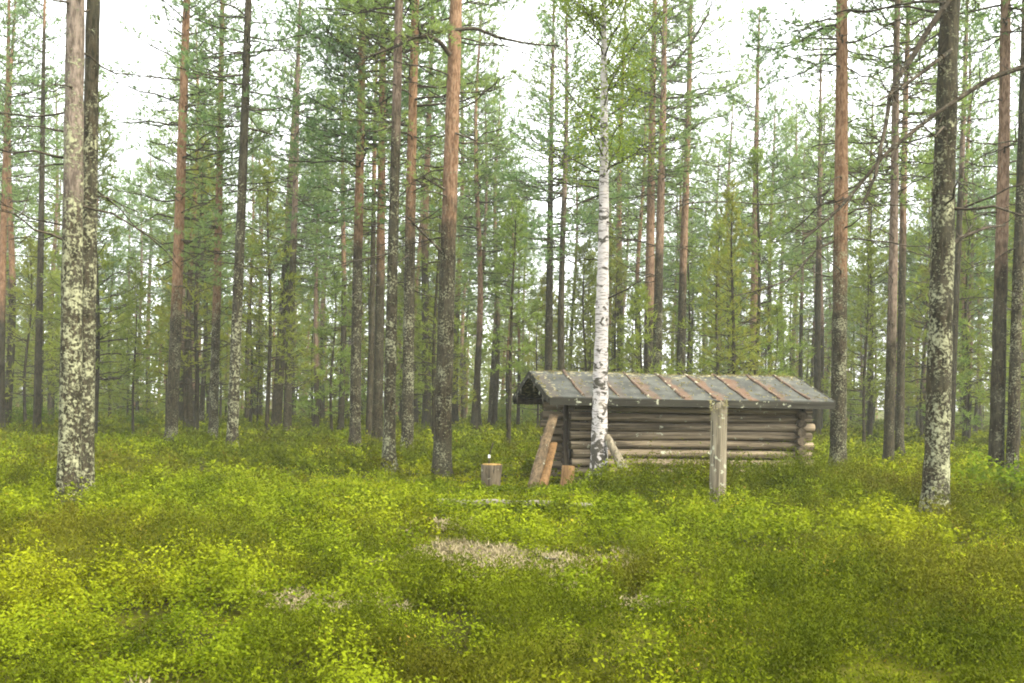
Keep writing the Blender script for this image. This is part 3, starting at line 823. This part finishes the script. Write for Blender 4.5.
# the wood beyond, one mass
def far_wood():
    rs = np.random.RandomState(9); rng = np.random.default_rng(9)
    TV, TF, CV, CF, CT, nt, nc = [], [], [], [], [], 0, 0
    for _ in range(250):
        y = 80 + 60 * rs.rand(); x = rs.uniform(-1, 1) * (.6 * y)
        if x > 0 and rs.rand() < .35: x = -x
        z0 = gz(x, y)
        Ht = rs.uniform(7, 15); rad = rs.uniform(.08, .17); lx = rs.normal() * .012
        zz = np.linspace(-.2, Ht, 6)
        V, Fc = tubes_np([(np.stack([x + lx * zz, np.full(6, y), z0 + zz], -1), rad * np.clip(1.03 - zz / Ht, .03, 1) ** .6)], 6)
        TV.append(V); TF.append(Fc + nt); nt += len(V)
        n = 170; s = rs.rand(n) ** .8; zb = Ht * rs.uniform(.04, .4)
        rr = (1 - s) ** .6 * 1.9 * np.sqrt(rs.rand(n)) + .1; a = rs.rand(n) * 6.283
        P = np.stack([x + lx * 8 + rr * np.cos(a), y + rr * np.sin(a), z0 + zb + (Ht - zb) * s - .12 * rr], -1)
        D = np.stack([np.cos(a), np.sin(a), .4 + 0 * a], -1)
        PP = np.repeat(P, 7, 0); d = np.repeat(D, 7, 0) + rng.normal(size=(n * 7, 3)) * .8; d /= np.linalg.norm(d, axis=1)[:, None]
        V, Fc = blades(rng, PP, d, .42 * (.6 + .6 * rng.random(len(PP))), .05 * np.ones(len(PP)))
        CV.append(V); CF.append(Fc + nc); nc += len(V); CT.append(np.repeat(rng.random(len(PP)), 3))
    for _ in range(330):
        y = 60 + 60 * rs.rand(); x = rs.uniform(-1, 1) * (.6 * y); z0 = gz(x, y); h = rs.uniform(1.2, 4.5)
        n = 60; q = rs.rand(n); a = rs.rand(n) * 6.283; rr = (1 - q) ** .7 * h * .26 + .08
        P = np.stack([x + rr * np.cos(a), y + rr * np.sin(a), z0 + .1 + h * q], -1)
        D = np.stack([np.cos(a), np.sin(a), .5 + 0 * a], -1)
        PP = np.repeat(P, 7, 0); d = np.repeat(D, 7, 0) + rng.normal(size=(n * 7, 3)) * .8; d /= np.linalg.norm(d, axis=1)[:, None]
        V, Fc = blades(rng, PP, d, .36 * (.6 + .6 * rng.random(len(PP))), .05 * np.ones(len(PP)))
        CV.append(V); CF.append(Fc + nc); nc += len(V); CT.append(np.repeat(rng.random(len(PP)), 3))
    root = empty('far_wood', (0, 100, 0))
    tag(root, 'far mass of thin pines closing the view beyond the tree rows', 'woodland', kind='stuff')
    o = mesh_np('trunk', np.concatenate(TV) - np.array([0, 100, 0]), np.concatenate(TF), M['orange_branch'], root, smooth=True); o['kind'] = 'stuff'
    o = mesh_np('crown', np.concatenate(CV) - np.array([0, 100, 0]), np.concatenate(CF), M['young'], root, tint=np.concatenate(CT)); o['kind'] = 'stuff'
far_wood()

# ---------------------------------------------------- bushes
def bush(label, px, py, w, h, seed, mat, D=None):
    d = D or depth(px, py, .1); b = unproject(px, py, d); rs = np.random.RandomState(seed); rng = np.random.default_rng(seed)
    root = empty('leafy_bush', (b.x, d, gz(b.x, d)))
    polys, TP = [], []
    for _ in range(26):
        a = rs.rand() * 6.283; e = np.array([math.cos(a) * w / 2 * rs.rand() ** .5, math.sin(a) * w / 2 * rs.rand() ** .5, h * rs.uniform(.5, 1)])
        s = np.linspace(0, 1, 5)[:, None]; pts = s * e + np.sin(s * 3) * rs.normal(size=3) * .05
        polys.append((pts, np.linspace(.012, .003, 5)))
        for q in range(14):
            f = rs.uniform(.25, 1.05); TP.append(e * f + rs.normal(size=3) * .09 * w)
    V, Fc = tubes_np(polys, 4); mesh_np('stems', V, Fc, M['branch'], root, smooth=True)
    P = np.repeat(np.array(TP), 7, 0) + rng.normal(size=(len(TP) * 7, 3)) * .07; P[:, 2] = np.abs(P[:, 2])
    V, Fc = leaf_quads(rng, P, .075 * (.7 + .6 * rng.random(len(P))), .5, 1.6)
    mesh_np('foliage', V, Fc, M[mat], root, tint=np.repeat(rng.random(len(P)), 4))
    tag(root, label, 'bush', 'low bushes under the pines')
bush('bright green low bush left of the lichened double pine', 32, 428, 2.6, .9, 31, 'bush_leaf')
bush('dark green low bush at the right edge beside the grey pine', 1008, 500, 1.6, .45, 32, 'bush_leaf')
bush('small light green bush below the bright orange pine', 136, 428, 1.0, .6, 33, 'bush_leaf')

# ---------------------------------------------------- log shelter
def shelter():
    g0 = 0.0
    root = empty('log_shelter', (SH.x, SH.y, g0), SHT)
    rs = random.Random(3)
    L, W, ez, rz_ = 5.32, 3.0, 1.565, 2.05
    th = .035
    sl = math.atan2(rz_ - ez, W / 2)
    # roof: two slopes with a slight sag, as one closed sheet
    nx = 24; v = []; f = []
    def zr(x, y):
        return (ez + (rz_ - ez) * (1 - abs(y - W / 2) / (W / 2))) + .012 * math.sin(x * 1.7) + .010 * mnoise.noise(Vector((x * 2, y * 2, 0)))
    ys = [0, .35, .75, 1.15, 1.5, 1.85, 2.25, 2.65, 3.0]
    for lay in (0, 1):
        for i in range(nx + 1):
            for y in ys:
                x = L * i / nx; v.append((x, y, zr(x, y) - lay * th))
    ny = len(ys); N = (nx + 1) * ny
    for i in range(nx):
        for j in range(ny - 1):
            a = i * ny + j; f.append((a, a + ny, a + ny + 1, a + 1)); b = a + N; f.append((b, b + 1, b + ny + 1, b + ny))
    for i in range(nx):
        a = i * ny; f.append((a, a + N, a + N + ny, a + ny)); a = i * ny + ny - 1; f.append((a, a + ny, a + N + ny, a + N))
    for j in range(ny - 1):
        a = j; f.append((a, a + 1, a + 1 + N, a + N)); a = nx * ny + j; f.append((a, a + N, a + N + 1, a + 1))
    mb = MB(); mb.add(v, f); roof = mb.build('roof', M['roof'], root, smooth=False)
    for k in range(8):
        x = .62 + k * .605 + .03 * math.sin(k * 2.3)
        if x > L - .1: break
        for s in (0, 1):
            mb = MB(); n = 7
            pts = [(x + .01 * math.sin(q * 2 + k), (.05 + q / n * 1.42) if s == 0 else (W - .05 - q / n * 1.42), 0) for q in range(n + 1)]
            pts = [(p[0], p[1], zr(p[0], p[1]) + .012) for p in pts]
            mb.tube(pts, [.022 + .006 * rs.random() for _ in pts], 6, wob=.7, seed=k); mb.build('batten', M['batten'], roof)
    # eave boards front and back, verge boards on both gables
    for y in (-.018, W + .018):
        mb = MB(); mb.box((L / 2, y, ez - .075), (L - .006, .026, .125)); mb.build('eave_board', M['fascia'], root, False)
    for x in (-.016, L + .016):
        for s in (0, 1):
            y0, y1 = (0, W / 2 - .004) if s == 0 else (W, W / 2 + .004)
            zz = lambda y: ez + (rz_ - ez) * (1 - abs(y - W / 2) / (W / 2))
            mb = MB(); q = .012
            vs = [(x - q, y0, zz(y0) - .10), (x - q, y1, zz(y1) - .10), (x - q, y1, zz(y1) + .012), (x - q, y0, zz(y0) + .012)]
            vs += [(x + q, p[1], p[2]) for p in vs]
            mb.add(vs, [(0, 1, 2, 3), (7, 6, 5, 4), (0, 4, 5, 1), (1, 5, 6, 2), (2, 6, 7, 3), (3, 7, 4, 0)]); mb.build('verge_board', M['fascia'], root, False)
    # hanging lichen shreds under the left verge
    for (y, ln) in ((.35, .13), (.62, .10), (1.05, .16), (1.5, .09), (2.2, .12), (2.55, .15)):
        z = ez + (rz_ - ez) * (1 - abs(y - W / 2) / (W / 2)) - .09
        mb = MB(); mb.tube([(-.02, y, z), (-.025, y + .01, z - ln * .5), (-.02, y, z - ln)], [.015, .013, .004], 5, wob=.8, seed=int(y * 10)); mb.build('lichen_shred', M['fallen'], root)
    # purlins carrying the roof
    for y in (.12, 1.5, 2.88):
        z = ez + (rz_ - ez) * (1 - abs(y - W / 2) / (W / 2)) - th - .075
        mb = MB(); mb.tube([(.05 + q * (L - .1) / 10, y, z) for q in range(11)], [.058] * 11, 10, cap_mi=1, wob=.1, seed=5); mb.build('purlin', [M['dark_wood'], M['end']], root)
    # log walls
    def loga(x0, x1, y, z, r, seed, axis):
        mb = MB(); n = 12; rr = random.Random(seed)
        tap = rr.uniform(-.09, .09)
        pts = []; rad = []
        for q in range(n + 1):
            s = q / n; wz = .012 * math.sin(s * 5 + seed); wy = .012 * math.sin(s * 4 + seed * 1.7)
            a = x0 + (x1 - x0) * s
            pts.append((a, y + wy, z + wz) if axis == 'x' else (y + wy, a, z + wz)); rad.append(r * (1 + tap * (s - .5)))
        mb.tube(pts, rad, 12, cap_mi=1, wob=.10, seed=seed)
        return mb
    sp = .163; zt = 1.42
    fw = empty('front_wall', (0, 0, 0)); fw.parent = root
    bw = empty('back_wall', (0, 0, 0)); bw.parent = root
    for k in range(9):
        z = zt - .03 - k * sp
        r = sp * .465 * rs.uniform(.95, 1.06)
        loga(.52 + rs.uniform(-.05, .05), 5.14 + rs.uniform(-.05, .05), .47, z, r, 20 + k, 'x').build('log', [M['log'], M['end']], fw)
        loga(.50 + rs.uniform(-.05, .05), 5.14 + rs.uniform(-.05, .05), 2.55, z, r, 40 + k, 'x').build('log', [M['log'], M['end']], bw)
    lw = empty('gable_wall', (0, 0, 0)); lw.parent = root
    rw = empty('gable_wall', (0, 0, 0)); rw.parent = root
    for k in range(9):
        z = zt - .03 - sp / 2 - k * sp
        r = sp * .5 * rs.uniform(.96, 1.06)
        if z < -.05: continue
        if k < 1:
            loga(.14, 2.86, .95, z, r, 60 + k, 'y').build('log', [M['log_y'], M['end']], lw)
        else:                                      # the doorway splits the log
            loga(.16, .62, .95, z, r, 60 + k, 'y').build('log', [M['log_y'], M['end']], lw)
            loga(1.87, 2.86, .95, z, r, 80 + k, 'y').build('log', [M['log_y'], M['end']], lw)
        loga(.29 + rs.uniform(-.02, .02), 2.84, 4.86, z, r * 1.02, 100 + k, 'y').build('log', [M['log_y'], M['end']], rw)
    # boarded gable triangles
    for x, par in ((.95, lw), (4.86, rw)):
        mb = MB()
        for q in range(16):
            y = .30 + q * .16; top = ez + (rz_ - ez) * (1 - abs(y - W / 2) / (W / 2)) - .10
            if top - 1.36 > .03: mb.box((x + .004 * (q % 2), y, (1.36 + top) / 2), (.03, .153, top - 1.36))
        mb.build('gable_boards', M['dark_wood'], par, False)
    for y in (.66, 1.83):
        mb = MB(); mb.box((.95, y, .62), (.19, .07, 1.28)); mb.build('door_post', M['dark_wood'], lw, False)
    mb = MB(); mb.tube([(.44, .52, -.1 + q * .31) for q in range(6)], [.05, .048, .047, .046, .045, .044], 8, wob=.15, seed=9); mb.build('corner_post', M['dark_wood'], root)
    # crusts of moss along the ridge and the left verge
    rng = np.random.default_rng(4); n = 300
    x = rng.random(n) * L; y = 1.5 + rng.normal(size=n) * .05
    x2 = np.abs(rng.normal(size=30)) * .03; y2 = rng.random(30) * 1.5
    x3 = rng.random(200) * L; y3 = rng.random(200) * 1.45
    x = np.concatenate([x, x2, x3]); y = np.concatenate([y, y2, y3])
    z = np.array([zr(a, b) for a, b in zip(x, y)])
    P = np.repeat(np.stack([x, y, z - .004], -1), 8, 0); P[:, :2] += rng.normal(size=(len(P), 2)) * .018
    D = rng.normal(size=P.shape) * .6; D[:, 2] = np.abs(D[:, 2]) + .5; D /= np.linalg.norm(D, axis=1)[:, None]
    V, Fc = blades(rng, P, D, .03 * (.6 + .8 * rng.random(len(P))), np.full(len(P), .008))
    o = mesh_np('moss_crust', V, Fc, M['roof_moss'], roof, tint=np.repeat(rng.random(len(P)), 3)); o['kind'] = 'stuff'
    tag(root, 'low log shelter with grey rust streaked roof and open left gable', 'log shelter')
M['roof_moss'] = plant_mat('roof_moss', (.14, .125, .05), (.28, .26, .13), (.20, .17, .07), (.12, .08, .03), .15)
shelter()

# ---------------------------------------------------- things around the shelter
def place_between(name, p0, p1, r0, r1, mats, label, cat, n=8, sides=10, wob=.15, seed=1, flat=1.0, group=None, parts=None):
    """a pole or slab from p0 (foot) to p1, its own origin at the foot"""
    p0 = Vector(p0); p1 = Vector(p1)
    mb = MB(); rr = random.Random(seed)
    k = Vector((rr.uniform(-1, 1), rr.uniform(-1, 1), 0)) * .02
    pts = [(p1 - p0) * (i / n) + k * math.sin(i / n * 3.1) for i in range(n + 1)]
    mb.tube(pts, [r0 + (r1 - r0) * i / n for i in range(n + 1)], sides, cap_mi=1 if isinstance(mats, list) else None, wob=wob, seed=seed, flat=flat)
    o = mb.build(name, mats); o.location = p0
    tag(o, label, cat, group); return o

def at(px, py, D): return unproject(px, py, D)
KEEP += [(.5, 16.55, .34), (.22, 16.4, .3), (.9, 16.5, .25), (-.33, 16.25, .22)]
a = at(531, 490, 16.3); a.z = gz(a.x, a.y) - .02; b = at(554, 415, 17.2)
place_between('leaning_slab', a, b, .105, .085, [M['slab_bark'], M['end']], 'long grey brown bark slab leaning on the shelter gable, left of the orange one', 'wood slab', seed=3, flat=.45, group='slabs leaning on the shelter gable')
a = at(541, 491, 16.2); a.z = gz(a.x, a.y) - .02; b = at(554, 443, 17.1)
place_between('leaning_slab', a, b, .095, .065, [M['fresh_wood'], M['end']], 'shorter orange split slab leaning on the shelter gable', 'wood slab', seed=4, flat=.4, group='slabs leaning on the shelter gable')
KEEP.append((.83, 15.9, .24))
a = at(565, 489, 16.2); a.z = gz(a.x, a.y) - .03; b = at(569, 466, 16.3)
o = place_between('firewood_log', a, b, .115, .105, [M['fresh_wood'], M['stump_top']], 'short orange firewood log standing on end by the shelter corner', 'firewood log', n=4, sides=9, seed=6)
KEEP.append((o.location.x, o.location.y, .1))
a = at(635, 482, 15.25); a.z = gz(a.x, a.y) - .02; b = at(606.5, 436, 15.74)
place_between('leaning_pole', a, b, .08, .062, [M['post_wood'], M['end']], 'short grey pole leaning against the birch foot', 'pole', seed=8)

def snag_post():
    d = 14.4; b = at(718, 496, d); top = at(718, 400, d)
    z0 = gz(b.x, d); mb = MB(); h = top.z - z0; n = 12; vs = []; rings = 14
    rs = random.Random(2)
    for i in range(rings + 1):
        s = i / rings
        for j in range(n):
            t = 2 * math.pi * j / n
            r = .122 * (1 - .10 * s) * (1 + .12 * mnoise.noise(Vector((math.cos(t) * 1.5, math.sin(t) * 1.5, s * 1.2))) + .05 * math.cos(t * 2))
            z = -.15 + (h + .15) * s
            if i == rings: z -= .10 * max(0, -math.cos(t + .5)) + .06 * rs.random(); r *= .82
            vs.append((math.cos(t) * r, math.sin(t) * r * .9, z))
    fs = [(i * n + j, i * n + (j + 1) % n, (i + 1) * n + (j + 1) % n, (i + 1) * n + j) for i in range(rings) for j in range(n)]
    vs.append((0.01, 0, h - .03)); fs += [(rings * n + j, rings * n + (j + 1) % n, len(vs) - 1) for j in range(n)]
    mb.add(vs, fs); o = mb.build('wooden_post', M['post_wood']); o.location = (b.x, d, z0)
    rng = np.random.default_rng(6); m_ = 220
    a = rng.random(m_) * 6.283; zz = h - np.abs(rng.normal(size=m_)) * .14; rr = .112
    P = np.stack([np.cos(a) * rr, np.sin(a) * rr * .9, zz], -1); D = np.stack([np.cos(a), np.sin(a), -.2 + rng.normal(size=m_) * .5], -1); D /= np.linalg.norm(D, axis=1)[:, None]
    P[:, 0] -= .01
    V, Fc = blades(rng, P, D, .035 * (.5 + rng.random(m_)), np.full(m_, .009))
    mesh_np('lichen_crust', V, Fc, M['roof_moss'], o, tint=np.repeat(rng.random(m_), 3))
    tag(o, 'upright weathered grey post with mossy top in front of the shelter', 'post')
    KEEP.append((b.x, d, .12))
snag_post()

def stump():
    d = depth(492, 487, .06); b = at(491.5, 487, d); z0 = gz(b.x, d); h = at(491, 464.5, d).z - z0
    root = MB(); n = 18; vs = []; rings = 8
    for i in range(rings + 1):
        s = i / rings
        for j in range(n):
            t = 2 * math.pi * j / n
            r = .152 + .02 * s + .05 * math.exp(-s * 8) + .012 * mnoise.noise(Vector((math.cos(t) * 2, math.sin(t) * 2, s * 3)))
            vs.append((math.cos(t) * r - .02 * (1 - s), math.sin(t) * r, -.1 + (h + .1) * s))
    fs = [(i * n + j, i * n + (j + 1) % n, (i + 1) * n + (j + 1) % n, (i + 1) * n + j) for i in range(rings) for j in range(n)]
    root.add(vs, fs); st = root.build('chopping_stump', M['stump_bark']); st.location = (b.x, d, z0)
    mb = MB(); pts = []
    for j in range(n):
        t = 2 * math.pi * j / n; r = .158 + .012 * mnoise.noise(Vector((math.cos(t) * 2, math.sin(t) * 2, 3)))
        pts.append((math.cos(t) * r, math.sin(t) * r))
    vs = [(x, y, h - .012) for x, y in pts] + [(x * .97, y * .97, h + .012) for x, y in pts] + [(0, 0, h + .016)]
    mb.add(vs, [(j, (j + 1) % n, n + (j + 1) % n, n + j) for j in range(n)] + [(n + j, n + (j + 1) % n, 2 * n) for j in range(n)])
    mb.build('cut_face', M['stump_top'], st)
    tag(st, 'round chopping stump with ochre cut top on the trodden moss', 'stump')
    KEEP.append((b.x, d, .17))
    # hatchet standing with its edge in the stump
    hx = b.x - .045; hz = z0 + h + .012
    ro = empty('hatchet', (hx, d - .02, hz))
    mb = MB()
    vs = [(-.006, -.05, -.01), (.006, -.05, -.01), (.012, -.028, .10), (-.012, -.028, .10), (-.006, .05, -.01), (.006, .05, -.01), (.012, .028, .10), (-.012, .028, .10)]
    mb.add(vs, [(0, 1, 2, 3), (5, 4, 7, 6), (0, 3, 7, 4), (1, 5, 6, 2), (0, 4, 5, 1)]); mb.build('blade', M['dark_wood'], ro, False)
    mb = MB(); mb.box((0, 0, .125), (.036, .06, .05), taper=.85); mb.build('poll', M['steel'], ro, False)
    mb = MB(); mb.tube([(.006, .004, .145), (.022, .03, .22), (.045, .05, .29), (.06, .06, .345)], [.013, .012, .012, .014], 7); mb.build('handle', M['dark_wood'], ro)
    tag(ro, 'small hatchet with bright steel head stuck upright in the chopping stump', 'hatchet')
stump()

def fallen():
    d0 = depth(436, 504, .08); d1 = depth(592, 507, .08)
    a = at(436, 504, d0); b = at(592, 507, d1)
    n = 16; mb = MB(); pts = []
    for i in range(n + 1):
        p = a.lerp(b, i / n); p.z = gz(p.x, p.y) + .12; pts.append(p - Vector((a.x, a.y, 0)))
    zz = [p.z for p in pts]
    for i, p in enumerate(pts): p.z = .35 * p.z + .65 * (zz[0] + (zz[-1] - zz[0]) * i / n) + .01 * math.sin(i * 1.3)
    mb.tube(pts, [.055 - .015 * i / n for i in range(n + 1)], 9, cap_mi=1, wob=.3, seed=12)
    o = mb.build('fallen_pole', [M['fallen'], M['end']]); o.location = (a.x, a.y, 0)
    tag(o, 'bleached grey pole lying in the moss in front of the chopping stump', 'fallen pole')
    for i in range(n + 1):
        p = a.lerp(b, i / n); KEEP.append((p.x, p.y - .05, .07))
    # dark twig on the lichen
    d = 8.8; a = at(527, 560, d); b = at(560, 566, d); mb = MB()
    za = gz(a.x, a.y) + .11; zb = gz(b.x, b.y) + .09
    pts = [Vector((0, 0, 0)), Vector(((b.x - a.x) * .35, .02, .02)), Vector(((b.x - a.x) * .7, -.02, .0)), Vector((b.x - a.x, .03, zb - za))]
    mb.tube(pts, [.006, .009, .011, .012], 6, wob=.3)
    mb.tube([pts[1], pts[1] + Vector((-.09, .05, .05))], [.007, .003], 5)
    o = mb.build('dead_twig', M['dark_wood']); o.location = (a.x, a.y, za)
    tag(o, 'dark forked dead twig lying on the pale lichen in front', 'twig')
fallen()

ground_cover()

# ------------------------------------------------------------------ thin haze added to stand in for lens glow
HAZE = .00085
if HAZE:
    mb = MB(); mb.box((0, 60, 14), (320, 200, 31)); hz = mb.build('haze', bpy.data.materials.new('air'), None, False)
    mt = hz.data.materials[0]; mt.use_nodes = True; nt = mt.node_tree; nt.nodes.clear()
    o_ = nt.nodes.new('ShaderNodeOutputMaterial'); pv = nt.nodes.new('ShaderNodeVolumePrincipled')
    pv.inputs['Color'].default_value = (.93, .95, .93, 1); pv.inputs['Density'].default_value = HAZE; pv.inputs['Anisotropy'].default_value = .2
    nt.links.new(pv.outputs[0], o_.inputs['Volume'])
    tag(hz, 'thin pale haze added between the trees in place of lens glow', 'haze', kind='stuff')
# ------------------------------------------------------------------ light, camera
SUN_EL, SUN_AZ = R(48), R(125)           # azimuth clockwise from +Y: behind the camera, to the right
w = bpy.data.worlds.new('World'); scene.world = w; w.use_nodes = True
nt = w.node_tree; nt.nodes.clear()
out = nt.nodes.new('ShaderNodeOutputWorld'); bg = nt.nodes.new('ShaderNodeBackground')
sky = nt.nodes.new('ShaderNodeTexSky'); sky.sky_type = 'NISHITA'; sky.sun_disc = False
sky.sun_elevation = SUN_EL; sky.sun_rotation = SUN_AZ; sky.air_density = 1.0; sky.dust_density = 3.0
mx = nt.nodes.new('ShaderNodeMix'); mx.data_type = 'RGBA'; mx.inputs[0].default_value = .82
mx.inputs[7].default_value = (6.65, 6.75, 6.6, 1)   # the overcast
nt.links.new(sky.outputs[0], mx.inputs[6]); nt.links.new(mx.outputs[2], bg.inputs[0]); nt.links.new(bg.outputs[0], out.inputs[0])
bg.inputs[1].default_value = .08
sl = bpy.data.lights.new('sun', 'SUN'); sl.energy = 1.5; sl.angle = R(20); sl.color = (1, .92, .74)
so = bpy.data.objects.new('sun', sl); COL.objects.link(so)
dv = Vector((math.sin(SUN_AZ) * math.cos(SUN_EL), math.cos(SUN_AZ) * math.cos(SUN_EL), math.sin(SUN_EL)))
so.rotation_euler = dv.to_track_quat('Z', 'Y').to_euler(); so.location = (10, -10, 30)

cd = bpy.data.cameras.new('camera'); cam = bpy.data.objects.new('camera', cd); COL.objects.link(cam)
cd.lens = 35; cd.sensor_width = 36; cd.sensor_fit = 'HORIZONTAL'; cd.clip_end = 3000; cd.clip_start = .1
M3 = Matrix(((CA, -SA, 0), (0, 0, -1), (SA, CA, 0)))
cam.matrix_world = Matrix.Translation((0, 0, CAM_H)) @ M3.to_4x4()
s0 = (YH - 341.5) / 1024.0
cd.shift_y = s0
scene.camera = cam

scene.render.engine = 'CYCLES'
cy = scene.cycles
cy.max_bounces = 6; cy.diffuse_bounces = 4; cy.transmission_bounces = 4; cy.transparent_max_bounces = 6; cy.glossy_bounces = 2
cy.volume_bounces = 1; cy.use_denoising = True
cy.filter_width = 1.9
cy.caustics_reflective = False; cy.caustics_refractive = False
vs = scene.view_settings
vs.view_transform = 'Standard'; vs.look = 'None'; vs.gamma = 1; vs.use_curve_mapping = False
vs.exposure = 2.85
